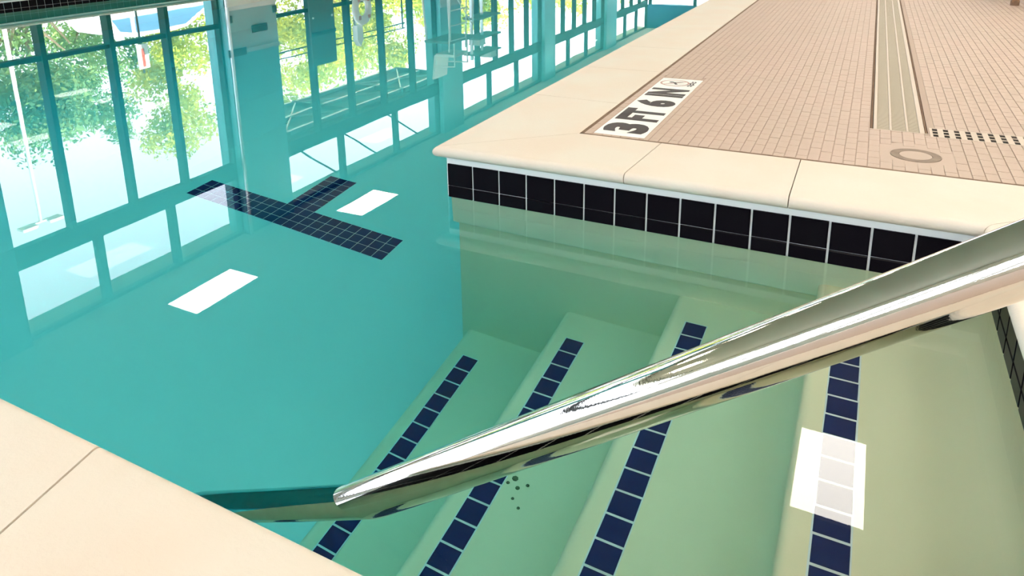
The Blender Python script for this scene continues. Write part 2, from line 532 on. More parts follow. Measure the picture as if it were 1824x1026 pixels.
SX0, SX1, SY0, SY1 = 0.330, 0.480, 0.280, 1.085
RC = (1.142, 0.405, 0.057)
mb = MB()
tw, tl = 0.027, 0.054
cols = int((XM1 - XI) / tw)
for c in range(cols):
    x0 = XI + GY + 0.002 + c * tw
    y = YI + GY + 0.002 - (tl / 2 if c % 2 else 0)
    while y < YM:
        a, b = max(y, YI + GY + 0.001), min(y + tl - 0.0016, YM + 0.0286)
        y += tl
        cx = x0 + tw / 2; cy = (a + b) / 2
        if b - a < 0.006: continue
        x1 = x0 + tw - 0.0016
        if x1 > SX0 - .002 and x0 < SX1 + .002 and b > SY0 - .002 and a < SY1 + .002:
            if x0 < SX0 - .008: x1 = SX0 - .002
            elif x1 > SX1 + .008: x0b = SX1 + .002; mb.rbox(x0b, x1, a, b, ZD - .006, ZD - .0008, .0007); continue
            elif a < SY0 - .006: b = SY0 - .002
            elif b > SY1 + .006: a = SY1 + .002
            else: continue
        if x1 > DX0 and x0 < DX1 and b > DY0:
            if a < DY0 - .006: b = DY0 - .001
            elif x0 < DX0 - .006: x1 = DX0 - .001
            else: continue
        if x1 > GX0 and x0 < GX1 and b > GY0 and a < GY1:
            if a < GY0 - .006: b = GY0 - .001
            elif b > GY1 + .006: a = GY1 + .001
            else: continue
        if math.hypot(cx - RC[0], cy - RC[1]) < RC[2] + 0.030: continue
        dz = random.uniform(-.0004, .0003)
        mb.rbox(x0, x1, a, b, ZD - .006, ZD - .0008 + dz, .0007)
mos = mb.obj('mosaic_tiles', M['deck'], fl_far, fix=False)
tag(mos, kind='stuff')
MB().box(XI + GY, DX0 - .001, YM + 0.03, YE - .01, ZD - .01, ZD - 0.0012).obj('mosaic_field', M['deckfar'], fl_far)
MB().box(DX1 + .001, XM1 - .01, YM + 0.03, YE - .01, ZD - .01, ZD - 0.0012).obj('mosaic_field', M['deckfar'], fl_far)
MB().box(XM1 - .01, XE - .01, YI + GY, YE - .01, ZD - .01, ZD - 0.0012).obj('mosaic_field', M['deckfar'], fl_far)
# mosaic around the round cover
ring_fill = MB()
nR = 48
for k in range(nR):
    a0, a1 = 2 * pi * k / nR, 2 * pi * (k + 1) / nR
    for r0, r1 in ((RC[2] + .001, RC[2] + .052),):
        ring_fill.add([(RC[0] + r * cos(a), RC[1] + r * sin(a), ZD - .0016) for a, r in ((a0, r0), (a1, r0), (a1, r1), (a0, r1))], [(0, 1, 2, 3)])
ring_fill.obj('cut_tile_ring', M['deck'], fl_far, fix=False)

fl_head = slab('floor', XR - NOSE + wR + GY, XE, YS, YI + GY - .001, ZD - 0.0012, M['deckfar'], 'tan deck beyond the head of the steps, off the right edge')
fl_near = slab('floor', 0.30 + GY, XR - NOSE + wR + GY - .001, YS, YN + NOSE - wNr - GY, ZD - 0.0012, M['deckfar'], 'tan deck behind the near coping where the camera stands')
fl_opp = slab('floor', XW, XF - 0.30 - GY, YS, YE, ZD - 0.0012, M['deckfar'], 'narrow deck between the opposite pool side and the window wall')

# ------------------------------------------------------------------ steps
NOSES = [0.030, 0.345, 0.648, 0.962]
ZS = [-0.857, -0.602, -0.372, -0.135]
steps = empty('pool_steps', (0, 0, 0))
struct(steps, 'four submerged plaster steps with navy tile edges', 'steps')
st = tile_mesh('step_tile', 0.0475, 0.0498, 0.004, M['navy'], 0.0012)
YS0, YS1 = YN + 0.02, 0.032
for i in range(4):
    x0, z = NOSES[i], ZS[i]
    r = 0.018
    if i < 3: x1, rc, zt = NOSES[i + 1], 0.045, None
    else: x1, rc = XR + 0.002, 0.125
    P = [(x0, ZF)]
    for k in range(7):
        a = pi - (pi / 2) * k / 6
        P.append((x0 + r + r * cos(a), z - r + r * sin(a)))
    for k in range(9):
        a = -pi / 2 + (pi / 2) * k / 8
        P.append((x1 - rc + rc * cos(a), z + rc + rc * sin(a)))
    P += [(x1 + 0.0, ZF)]
    o = MB().prism(P, 'y', YS0, YS1).obj('step', M['plaster'], steps)
    auto_smooth(o, 30)
    ty = -0.0765 - 0.0249
    k = 0
    while ty > YN + 0.06:
        link('tile', st, o, (x0 + 0.066 + random.uniform(-.0006, .0006), ty, z - 0.0022), (0, 0, random.uniform(-.012, .012)))
        ty -= 0.0543; k += 1

# light grout strip under each row of step tiles
for i, ch in enumerate([c for c in steps.children if c.type == 'MESH']):
    MB().box(NOSES[i] + 0.066 - 0.0262, NOSES[i] + 0.066 + 0.0262, YN + 0.06, -0.0745, ZS[i] - 0.003, ZS[i] + 0.0007).obj('grout_strip', M['grout'], ch)

SPECKS = [(.453, -.534, ZS[1], .007), (.444, -.550, ZS[1], .004), (.467, -.553, ZS[1], .005), (.483, -.5385, ZS[1], .004), (.4686, -.580, ZS[1], .0035), (.488, -.595, ZS[1], .0035)]
# specks of dirt lying on the submerged treads
spk = empty('dirt_specks', (0.47, -0.56, ZS[1]))
tag(spk, 'small cluster of dark dirt specks on a submerged step', 'dirt', kind='stuff')
for (px_, py_, pz_, r_) in SPECKS:
    MB().lathe([(0.0, -.0005), (r_, 0.0), (r_ * .7, .0022), (0.0, .003)], 7).obj('speck', M['dirt'], spk, (px_ - 0.47, py_ + 0.56, pz_ - ZS[1]))

# ------------------------------------------------------------------ lane marking on the pool floor (T shape)
lane = empty('lane_marking', (-1.04, 0.43, ZF))
tag(lane, 'navy tile T-shaped lane marking on the pool floor', 'lane marking')
lt = tile_mesh('lane_tile', 0.0470, 0.0470, 0.004, M['navy'], 0.001)
LP = 0.0495
for a in range(21):
    for b in range(3):
        link('tile', lt, lane, ((a - 10) * LP, (b - 1) * LP, -0.0015))
for a in range(3):
    for b in range(6):
        link('tile', lt, lane, ((a - 1) * LP, (b + 2) * LP, -0.0015))
MB().box(-10.5 * LP, 10.5 * LP, -1.5 * LP, 1.5 * LP, -.001, 0.0012).obj('grout_bed', M['grout'], lane)
MB().box(-1.5 * LP, 1.5 * LP, 1.5 * LP, 7.5 * LP, -.001, 0.0012).obj('grout_bed', M['grout'], lane)

# ------------------------------------------------------------------ water
e = 0.10
poly = [(XF - e, YS), (0.0 + e, YS), (0.0 + e, YN - e), (XR + e, YN - e), (XR + e, e), (e, e), (e, YE - .02), (XF - e, YE - .02)]
wat = MB().prism(poly, 'z', ZDEEP - 0.12, 0.0).obj('pool_water', M['water'])
tag(wat, 'still clear teal pool water mirroring the tall windows', 'water', kind='stuff')

# ------------------------------------------------------------------ handrail
hr = empty('handrail', (1.75, -1.005, ZD))
tag(hr, 'polished steel handrail sloping down across the picture into the water', 'handrail')
P0 = Vector((0.4636, -1.0318, 0.0)); D = Vector((0.8034, 0.0188, 0.5952)).normalized()
base = Vector((1.75, -1.005, ZD))
pts = []
lo = P0 + D * (-0.56)
post = Vector((lo.x - 0.10, lo.y, ZS[0] - 0.0))
low_foot = Vector((0.005, -1.044, ZF))
# bottom bend: down to the floor just in front of the lowest step
pts = [low_foot, Vector((0.005, -1.044, -0.62))]
for k in range(1, 8):
    t = k / 8
    A_, B_, C_ = Vector((0.005, -1.044, -0.62)), Vector((0.005, -1.043, -0.340)), P0 + D * (-0.40)
    pts.append(A_ * (1 - t) ** 2 + B_ * 2 * t * (1 - t) + C_ * t * t)
for t in [x * 0.1 for x in range(-4, 12)]:
    pts.append(P0 + D * t)
A_ = P0 + D * 1.12; B_ = P0 + D * 1.36; C_ = Vector((1.72, -1.006, 0.885))
for k in range(1, 9):
    t = k / 8
    pts.append(A_ * (1 - t) ** 2 + B_ * 2 * t * (1 - t) + C_ * t * t)
# return down to the deck
for k in range(1, 9):
    t = k / 8
    A2, B2, C2 = Vector((1.72, -1.006, 0.885)), Vector((1.88, -1.005, 0.91)), Vector((1.90, -1.005, 0.74))
    pts.append(A2 * (1 - t) ** 2 + B2 * 2 * t * (1 - t) + C2 * t * t)
pts += [Vector((1.90, -1.005, 0.45)), Vector((1.90, -1.005, ZD))]
rail = MB().tube([p - base for p in pts], 0.0276, 40).obj('rail', M['steel'], hr, smooth=True)
MB().lathe([(0.0277, 0.028), (0.034, 0.026), (0.055, 0.006), (0.057, 0.0), (0.0277, 0.0)], 32).obj('anchor_collar', M['steel'], hr, (0.15, 0, 0), smooth=True)
MB().lathe([(0.0277, 0.028), (0.034, 0.026), (0.055, 0.006), (0.057, 0.0), (0.0277, 0.0)], 32).obj('anchor_collar', M['steel'], hr, tuple(low_foot - base), smooth=True)

# ------------------------------------------------------------------ depth marker 3 FT 6 IN
def text_mesh(body, size, mat, bold=0.0, sx=1.0):
    cu = bpy.data.curves.new('lettering', 'FONT')
    cu.body = body; cu.size = size; cu.offset = bold; cu.extrude = 0.0006
    cu.align_x = 'CENTER'; cu.align_y = 'CENTER'; cu.resolution_u = 4
    tmp = bpy.data.objects.new('lettering_source', cu)
    COL.objects.link(tmp)
    dg = bpy.context.evaluated_depsgraph_get()
    me = bpy.data.meshes.new_from_object(tmp.evaluated_get(dg))
    bpy.data.objects.remove(tmp, do_unlink=True)
    bpy.data.curves.remove(cu)
    xs = [v.co.x for v in me.vertices]; ysv = [v.co.y for v in me.vertices]
    cx, cy = (max(xs) + min(xs)) / 2, (max(ysv) + min(ysv)) / 2
    return me, cx, cy, max(xs) - min(xs), max(ysv) - min(ysv)

def lettering(body, w, h, parent, loc, bold=0.0):
    me, cx, cy, tw_, th_ = text_mesh(body, 0.1, M['ink'], bold)
    for v in me.vertices:
        v.co.x = (v.co.x - cx) * w / tw_
        v.co.y = (v.co.y - cy) * h / th_
    me.materials.clear(); me.materials.append(M['ink'])
    me.update()
    return link('lettering', me, parent, loc)

# local frame: +x along the sign (world +Y), +y towards the pool (world -X)
dm = empty('depth_marker', (SX1, SY0, ZD - 0.001), pi / 2)
tag(dm, 'white tile depth marker reading 3 FT 6 IN with no-diving symbol', 'depth marker')
SL = SY1 - SY0; SWD = SX1 - SX0
tlen = SL / 5
smesh = MB().rbox(-tlen / 2 + .0012, tlen / 2 - .0012, -SWD / 2 + .001, SWD / 2 - .001, -0.005, 0.0006, 0.0008).me('marker_tile', M['signw'])
texts = [('3', 0.100, 0.130), ('FT', 0.145, 0.130), ('6', 0.088, 0.130), ('IN', 0.122, 0.130), (None, 0, 0)]
for i, (tx, w, h) in enumerate(texts):
    t_ = link('tile', smesh, dm, (tlen * (i + 0.5), SWD / 2, 0))
    if tx:
        lettering(tx, w, h, t_, (0, 0.0, 0.0008), 0.0062 if len(tx) == 1 else 0.005)
    else:
        rg = MB()
        n = 40
        for k in range(n):
            a0, a1 = 2 * pi * k / n, 2 * pi * (k + 1) / n
            rg.add([(r * cos(a), r * sin(a) + .012, 0.0011) for a, r in ((a0, .046), (a1, .046), (a1, .053), (a0, .053))], [(0, 1, 2, 3)])
        rg.add([(-.036, .044, .0011), (-.031, .049, .0011), (.036, -.022, .0011), (.031, -.027, .0011)], [(0, 1, 2, 3)])
        rg.obj('prohibition_ring', M['inkred'], t_, fix=False)
        dv = MB()
        dv.add([(.010 + .009 * cos(2 * pi * k / 14), .026 + .009 * sin(2 * pi * k / 14), .0013) for k in range(14)], [tuple(range(14))])
        dv.add([(-.028, .004, .0013), (-.022, -.003, .0013), (.012, .012, .0013), (.008, .021, .0013)], [(0, 1, 2, 3)])
        dv.add([(.008, .014, .0013), (.014, .012, .0013), (.026, -.012, .0013), (.020, -.014, .0013)], [(0, 1, 2, 3)])
        dv.obj('diver_symbol', M['ink'], t_, fix=False)
        wv = MB()
        for j in range(2):
            for k in range(10):
                xa, xb = -.042 + k * .0084, -.042 + (k + 1) * .0084
                yb = -.048 - j * .010
                ya, yc = yb + .003 * sin(k * 1.3), yb + .003 * sin((k + 1) * 1.3)
                wv.add([(xa, ya, .0012), (xb, yc, .0012), (xb, yc + .006, .0012), (xa, ya + .006, .0012)], [(0, 1, 2, 3)])
        wv.obj('water_symbol', M['ink'], t_, fix=False)
MB().box(-.003, SL + .003, -.003, SWD + .003, -.005, -.0012).obj('grout_bed', M['deckgrout'], dm)

# ------------------------------------------------------------------ trench drain running away
td = empty('trench_drain', ((DX0 + DX1) / 2, DY0, ZD))
tag(td, 'long straight trench drain with three slotted bands in the deck', 'drain')
hw = (DX1 - DX0) / 2; DL = 12.0
MB().box(-hw, hw, 0, DL, -.016, -.013).obj('trench', M['hole'], td)
bars = [(-hw + 0.001, -hw + 0.007, 'groove'), (-hw + 0.0085, -hw + 0.0175, 'drain'), (-0.0225, -0.0165, 'drain'), (0.0185, 0.0245, 'drain'), (hw - 0.0205, hw - 0.008, 'drain'), (hw - 0.0065, hw - 0.001, 'groove')]
for a, b, mname in bars:
    z1 = -.0002 if mname == 'drain' else -.004
    MB().rbox(a, b, 0.002, DL, -.013, z1, .001).obj('edge_rail' if mname == 'drain' else 'edge_gap', M[mname], td)
for a, b in ((-hw + .018, -.0230), (-.016, .018), (.025, hw - .021)):
    g = MB(); y = 0.003
    while y < 4.2:
        g.box(a, b, y, y + 0.0052, -.011, -.0025); y += 0.0078
    g.box(a, b, y, DL, -.011, -.0025)
    tag(g.obj('slotted_band', M['drainslot'], td, fix=False), kind='stuff')
MB().box(-hw, hw, -0.002, 0.002, -.013, -.0006).obj('end_plate', M['drain'], td)

# perforated cross grate
pg = empty('perforated_grate', (GX0, (GY0 + GY1) / 2, ZD))
tag(pg, 'cream drain grate with columns of square holes joining the trench drain', 'drain')
hgt = (GY1 - GY0); LG = GX1 - GX0
MB().box(0, LG, -hgt / 2, hgt / 2, -.008, -.0045).obj('trench', M['hole'], pg)
pitch = 0.0262; hw_ = 0.0125
rows = [(-.043, -.0175), (-.0125, .0125), (.0175, .043)]
grid = MB()
x = 0.0
edges = [-hgt / 2] + [q for r_ in rows for q in r_] + [hgt / 2]
for k in range(0, len(edges), 2):
    grid.box(0, LG, edges[k], edges[k + 1], -.0022, -.0008)
n = int(LG / pitch)
for k in range(n + 1):
    xa = k * pitch - 0.0068 if k else 0.0
    xb = k * pitch + (pitch - hw_ - 0.0068)
    for r_ in rows:
        grid.box(max(0, xa), min(LG, xb), r_[0], r_[1], -.0022, -.0008)
grid.obj('grating', M['drain'], pg, fix=False)

# round access cover
rcv = empty('round_cover', (RC[0], RC[1], ZD))
tag(rcv, 'small round cover with a brown ring set in the deck tiles', 'cover')
MB().lathe([(0.0, -.004), (0.0, -.0012), (0.036, -.0012), (0.036, -.004)], 40).obj('plate', M['deck'], rcv)
MB().lathe([(0.036, -.006), (0.037, -.0012), (RC[2] - .001, -.0010), (RC[2], -.006)], 40).obj('rim', M['stain'], rcv)

# wooden bench just reaching into the top right corner
bn = empty('wooden_bench', (1.79, 3.92, ZD - .0012))
tag(bn, 'brown bench whose dark foot shows at the top right corner', 'bench')
for lx, ly in ((0, 0), (1.3, 0), (0, 0.42), (1.3, 0.42)):
    lg = MB().prism([(-.018, 0), (.018, 0), (.022, .41), (-.022, .41)], 'y', -.022, .022).obj('leg', M['wood'], bn, (lx, ly, .02))
    MB().lathe([(0.0, 0), (.024, 0), (.024, .03), (.016, .034), (0, .034)], 16).obj('rubber_foot', M['groove'], lg, (0, 0, -.02))
for k in range(4):
    MB().rbox(-.08, 1.38, -.05 + k * .135, .065 + k * .135, .43, .455, .004).obj('slat', M['wood'], bn)
MB().box(-.015, .015, -.02, .44, .385, .43).obj('rail', M['wood'], bn)
MB().box(1.285, 1.315, -.02, .44, .385, .43).obj('rail', M['wood'], bn)

# ------------------------------------------------------------------ hall: ceiling, walls
ceil = MB().box(XW - 0.6, XE + .3, YS - .3, YE + .3, ZC, ZC + 0.25).obj('ceiling', M['ceil'])
struct(ceil, 'pale flat ceiling of the pool hall with recessed lights', 'ceiling')
wr = MB().box(XE, XE + .25, YS, YE, -0.05, ZC).obj('wall_right', M['wallp'])
struct(wr, 'cream wall of the hall on the deck side, outside the picture', 'wall')

# window wall: sections between pillars
PIL = [(1.75, 3.0), (6.89, 8.05), (13.72, 14.75), (20.30, 21.20), (26.70, 28.0)]
for i, (a, b) in enumerate(PIL):
    p = MB().box(XW - .35, XW + .12, a, b, ZD, ZC).obj('pillar', M['pillar'])
    struct(p, ['teal pillar mirrored at the far left edge of the water', 'broad teal pillar mirrored between the two nearest windows', 'teal pillar mirrored behind the ladder of the tall chair', 'slim teal pillar mirrored beside the deck corner', 'farthest teal pillar mirrored next to the blue wall'][i], 'pillar')
    MB().box(XW + .12, XW + .135, a, b, ZD, 1.29).obj('wainscot', M['wains'], p)
    MB().box(XW + .12, XW + .15, a, b, 1.27, 1.34).obj('wainscot_cap', M['wains'], p)
    MB().box(XW + .12, XW + .15, a, b, ZD, 0.60).obj('base_panel', M['white'], p)
    if i == 1:
        for (ya, yb, za, zb) in ((7.42, 7.78, .90, 1.03), (6.90, 7.00, .68, .80), (6.84, 7.24, 1.24, 1.36), (7.96, 8.05, .62, .74)):
            MB().rbox(-(yb - ya) / 2, (yb - ya) / 2, -(zb - za) / 2, (zb - za) / 2, 0, .02, .004).obj('wall_plate', M['plate'], p, (XW + .15, (ya + yb) / 2, (za + zb) / 2), (pi / 2, 0, pi / 2))
        MB().tube([(XW + .17, 6.90, ZD), (XW + .17, 6.90, ZC)], .03, 10).obj('conduit', M['alum'], p)

SECT = [(3.0, 6.89, [3.88, 4.87, 5.83], [4.23, 5.50]),
        (8.05, 13.72, [9.11, 10.25, 11.41, 12.60], [9.80, 11.80]),
        (14.75, 20.30, [15.9, 17.0, 18.1, 19.2], [16.6, 18.45]),
        (21.20, 26.70, [22.3, 23.4, 24.5, 25.6], [22.85, 24.75]),
        (28.0, YE, [29.3, 30.6, 31.9], [29.75, 31.5]),
        (YS, 1.75, [-5.8, -4.6, -3.4, -2.2, -1.0, 0.2], [-4.8, -2.6, -0.4])]
def pane(parent, y0, y1, z0, z1, x=None):
    x = XW - .06 if x is None else x
    return MB().box(x - .004, x + .004, y0, y1, z0, z1).obj('pane', M['glass'], parent)
HB0, HB1 = 3.235, 3.515
lab = ['tall four-bay window mirrored at the upper left of the pool', 'window bay mirrored right of the broad teal pillar, canopy behind',
       'window bay mirrored behind the tall guard chair', 'window bay mirrored between the two distant teal pillars', 'last window bay mirrored before the blue end wall',
       'window bay outside the picture on the left']
for i, (a, b, mull, cm) in enumerate(SECT):
    w = empty('window_%d' % (i + 1), (0, 0, 0))
    struct(w, lab[i], 'window')
    x0, x1 = XW - .12, XW
    fm = M['frame']
    MB().box(x0, x1, a, b, ZD, 0.30).obj('sill', fm, w)
    MB().box(x0, x1, a, b, HB0, HB1).obj('spandrel', fm, w)
    MB().box(x0, x1, a, b, 4.50, ZC).obj('head_rail', fm, w)
    ed = [a] + mull + [b]
    for k, m_ in enumerate(ed):
        h_ = .035 if 0 < k < len(ed) - 1 else .04
        ya, yb = max(a, m_ - h_), min(b, m_ + h_)
        MB().box(x0, x1 + (.03 if 0 < k < len(ed) - 1 else 0), ya, yb, 0.30, HB0).obj('mullion', fm, w)
    for k in range(len(ed) - 1):
        ya, yb = ed[k] + .035, ed[k + 1] - .035
        MB().box(x0, x1, ya, yb, .815, .875).obj('transom', fm, w)
        pane(w, ya, yb, .30, .815); pane(w, ya, yb, .875, HB0)
    ed = [a] + cm + [b]
    for k, m_ in enumerate(ed):
        ya, yb = max(a, m_ - .05), min(b, m_ + .05)
        MB().box(x0, x1, ya, yb, HB1, 4.50).obj('mullion', fm, w)
    for k in range(len(ed) - 1):
        pane(w, ed[k] + .05, ed[k + 1] - .05, HB1, 4.50)

# end wall: windows below, blue band above
we = MB().box(XW, XE, YE, YE + .25, 3.45, ZC).obj('wall_end', M['blue'])
struct(we, 'deep blue upper end wall mirrored near the top of the picture', 'wall')
w = empty('window_%d' % 7, (0, 0, 0))
struct(w, 'row of end wall windows below the blue wall', 'window')
MB().box(XW, XE, YE, YE + .2, -.05, 0.5).obj('sill', M['white'], w)
for k in range(8):
    xk = XW + .1 + k * (XE - XW - .2) / 7
    MB().box(xk - .06, xk + .06, YE, YE + .2, .5, 3.45).obj('mullion', M['frame'], w)
    if k < 7:
        MB().box(xk + .06, xk + (XE - XW - .2) / 7 - .06, YE + .09, YE + .10, .5, 3.45).obj('pane', M['glass'], w)

# wall behind the camera: tall windows
w = empty('window_%d' % 8, (0, 0, 0))
struct(w, 'tall windows behind the camera, outside the picture', 'window')
MB().box(XW, XE, YS - .2, YS, -2.4, 1.0).obj('sill', M['wallp'], w)
MB().box(XW, XE, YS - .2, YS, 3.4, ZC).obj('head_rail', M['wallp'], w)
nk = 9
for k in range(nk + 1):
    xk = XW + .15 + k * (XE - XW - .3) / nk
    MB().box(xk - .10, xk + .10, YS - .2, YS, 1.0, 3.4).obj('mullion', M['wallp'], w)
    if k < nk:
        MB().box(xk + .10, xk + (XE - XW - .3) / nk - .10, YS - .11, YS - .10, 1.0, 3.4).obj('pane', M['glass'], w)

# ceiling lights (2 x 4 ft troffers), with extra rows added for brightness
fr_me = MB()
for (x0, x1, y0, y1) in ((-.32, .32, -.63, -.60), (-.32, .32, .60, .63), (-.32, -.30, -.60, .60), (.30, .32, -.60, .60)):
    fr_me.box(x0, x1, y0, y1, -.012, 0)
fr_me = fr_me.me('light_frame', M['white'])
df_me = MB().box(-.30, .30, -.60, .60, -.010, -.001).me('light_diffuser', M['lamp'])
LY = [-2.6, 1.27, 5.14, 9.01, 12.88, 16.75, 20.62, 24.5, 28.4]
for x in (-7.25, 1.10, 3.3, 5.4):  # the two rightmost rows are added, to light the deck from above
    for y in LY:
        if x > 3 and y > 13: continue
        L = empty('ceiling_light', (x, y, ZC))
        link('frame', fr_me, L); link('diffuser', df_me, L)
        if x < -7 and y == 5.14: tag(L, 'lit ceiling panel mirrored left of the T marking', 'ceiling light')
        elif x < -7 and y == 9.01: tag(L, 'lit ceiling panel mirrored above the T marking', 'ceiling light')
        elif x == 1.10 and y == 5.14: tag(L, 'lit ceiling panel mirrored over the rightmost navy tile strip', 'ceiling light')
        else: tag(L, 'lit ceiling panel hidden or out of frame, two rightmost rows added for top light', 'ceiling light', 'ceiling lights out of view')

# ------------------------------------------------------------------ things at the window wall, seen as reflections
# notice board standing before the window
nb = empty('notice_board', (XW + .14, 9.25, ZD))
tag(nb, 'dark notice board mirrored in front of the window right of the pillar', 'board')
MB().rbox(-.36, .36, -.66, .66, 0, .03, .006).obj('panel', M['board'], nb, (0, 0, 1.09), (pi / 2, 0, pi / 2))
MB().box(.03, .045, -.36, .36, 1.10, 1.17).obj('crossbar', M['frame'], nb)
for s in (-.28, .28):
    MB().lathe([(0, 0), (.022, 0), (.022, .02), (0, .02)], 14).obj('knob', M['white'], nb, (.03, s, .83), (0, pi / 2, 0))
    MB().box(-.015, .015, s - .02, s + .02, 0, .45).obj('leg', M['frame'], nb)

# life ring on its holder
lr = empty('life_ring', (XW + .27, 10.38, ZD))
tag(lr, 'pale life ring with red bands mirrored at the window mullion', 'life ring')
ringpts = [(0, .225 * cos(2 * pi * k / 32), .95 - ZD + .225 * sin(2 * pi * k / 32)) for k in range(32)]
tor = MB(); nseg = 32; ns = 12; V = []; Fc = []
for k in range(nseg):
    a = 2 * pi * k / nseg
    for j in range(ns):
        b = 2 * pi * j / ns
        rr = .22 + .085 * cos(b)
        V.append((.06 * sin(b), rr * cos(a), .95 - ZD + rr * 1.15 * sin(a)))
for k in range(nseg):
    for j in range(ns):
        Fc.append((k * ns + j, ((k + 1) % nseg) * ns + j, ((k + 1) % nseg) * ns + (j + 1) % ns, k * ns + (j + 1) % ns))
tor.add(V, Fc).obj('ring', M['white'], lr, smooth=True)
for a in (pi / 4, 3 * pi / 4, 5 * pi / 4, 7 * pi / 4):
    MB().box(-.066, .066, .22 * cos(a) - .035, .22 * cos(a) + .035, .95 - ZD + .25 * sin(a) - .035, .95 - ZD + .25 * sin(a) + .035).obj('band', M['red'], lr)
lh = empty('life_ring_holder', (XW + .07, 10.38, ZD - .0012))
tag(lh, 'white pointed life ring holder on a post mirrored at the window', 'holder')
MB().prism([(-.09, 1.15), (.09, 1.15), (.10, 1.45), (.0, 1.60), (-.10, 1.45)], 'x', .0, .12).obj('back_plate', M['white'], lh)
MB().box(-.02, .02, -.03, .03, 0, 1.2).obj('post', M['alum'], lh)

# tall guard chair with ladder
gc = empty('guard_chair', (-7.45, 12.75, ZD - .0012))
tag(gc, 'tall pale guard chair with wide ladder mirrored before the windows', 'chair')
for (x, y) in ((-.38, -.60), (.38, -.60), (-.38, .55), (.38, .55)):
    MB().tube([(x, y, 0), (x * .8, y * .9, 1.75)], .024, 10).obj('leg', M['white'], gc)
for y in (-.65, .10):
    MB().tube([(.44, y, 0), (.34, y, 1.95)], .018, 10).obj('ladder_rail', M['white'], gc)
for k in range(5):
    MB().tube([(.425 - k * .017, -.65, .35 + k * .34), (.425 - k * .017, .10, .35 + k * .34)], .014, 8).obj('rung', M['white'], gc)
MB().rbox(-.34, .36, -.58, .52, 1.72, 1.78, .008).obj('platform', M['canopy'], gc)
MB().rbox(-.26, .26, -.25, .35, 2.08, 2.14, .01).obj('seat', M['white'], gc)
MB().prism([(-.30, 2.12), (-.25, 2.12), (-.33, 2.70), (-.38, 2.70)], 'y', -.25, .35).obj('backrest', M['white'], gc)
for y in (-.25, .35):
    MB().tube([(.24, y, 1.78), (.24, y, 2.35), (-.32, y, 2.38)], .018, 10).obj('armrest', M['white'], gc)
for y in (-.54, .50):
    MB().tube([(-.36, y, .6), (.36, y, .6)], .014, 8).obj('brace', M['white'], gc)
MB().tube([(.37, -.58, .5), (.33, .50, 1.5)], .012, 8).obj('brace', M['white'], gc)

# rescue equipment stand beside the chair
rs = empty('equipment_stand', (-7.6, 14.6, ZD - .0012))
tag(rs, 'dark equipment stand with shelves mirrored right of the guard chair', 'stand')
for y in (-.55, .0, .62):
    MB().box(-.03, .03, y - .03, y + .03, 0, 2.5).obj('post', M['canopy'] if y > .5 else M['alum'], rs)
for z in (.9, 1.45, 1.95, 2.35):
    MB().box(-.22, .22, -.58, .65, z, z + .04).obj('shelf', M['canopy'], rs)
for (yb_, zb_, lb_) in ((14.34, ZD + 1.989, 'white box on the third shelf of the dark equipment stand'), (14.94, ZD + 2.389, 'white box on the top shelf of the dark equipment stand')):
    sb = empty('storage_box', (-7.6, yb_, zb_)); tag(sb, lb_, 'box', 'white boxes on the equipment stand')
    MB().box(-.15, .15, -.15, .15, 0, .14).obj('body', M['white'], sb)
    MB().rbox(-.16, .16, -.16, .16, .14, .175, .008).obj('lid', M['white'], sb)

# ------------------------------------------------------------------ outside
gr = MB().box(-70, XW - .36, -40, 80, -.3, 0.06).obj('ground_lawn', M['lawn'])
struct(gr, 'sunlit lawn outside the window wall', 'lawn')
pk = MB().box(-19, -11.3, -20, 60, 0.03, 0.075).obj('ground_parking', M['asphalt'])
struct(pk, 'grey parking strip outside the windows', 'pavement')

# canopy outside the second bay
cn = empty('entrance_canopy', (XW - .4, 11.75, 3.3))
tag(cn, 'dark green canopy with braced frame mirrored behind the second window bay', 'canopy')
MB().box(-1.75, 0, -3.2, 3.2, .0, .16).obj('roof_slab', M['canopy'], cn)
for y in (-3.1, -1.05, 1.0, 3.1):
    MB().box(-1.72, 0, y - .05, y + .05, -.10, 0).obj('beam', M['canopy'], cn)
for x in (-1.70, -.9, -.1):
    MB().box(x - .04, x + .04, -3.2, 3.2, -.09, -.005).obj('purlin', M['alum'], cn)
for a, b in ((-3.1, -1.05), (-1.05, 1.0), (1.0, 3.1)):
    MB().tube([(-1.65, a, -.06), (-.1, b, -.06)], .022, 8).obj('brace', M['alum'], cn)
    MB().tube([(-.1, a, -.06), (-1.65, b, -.06)], .022, 8).obj('brace', M['alum'], cn)
for y in (-2.1, -.6, 1.2):
    MB().tube([(-1.6, y - .2, .16), (.02, y + .55, 1.35)], .022, 8).obj('tie_rod', M['frame'], cn)

# handrail outside
orl = empty('ramp_railing', (-9.6, 11.5, .06))
tag(orl, 'thin double-bar ramp railing mirrored outside the second window bay', 'railing')
for z in (1.75, 1.88):
    MB().tube([(0, -2.2, z), (0, 2.6, z)], .014, 8).obj('bar', M['frame'], orl)
for y in (-2.1, 0.2, 2.5):
    MB().tube([(0, y, 0), (0, y, 1.88)], .02, 8).obj('post', M['frame'], orl)

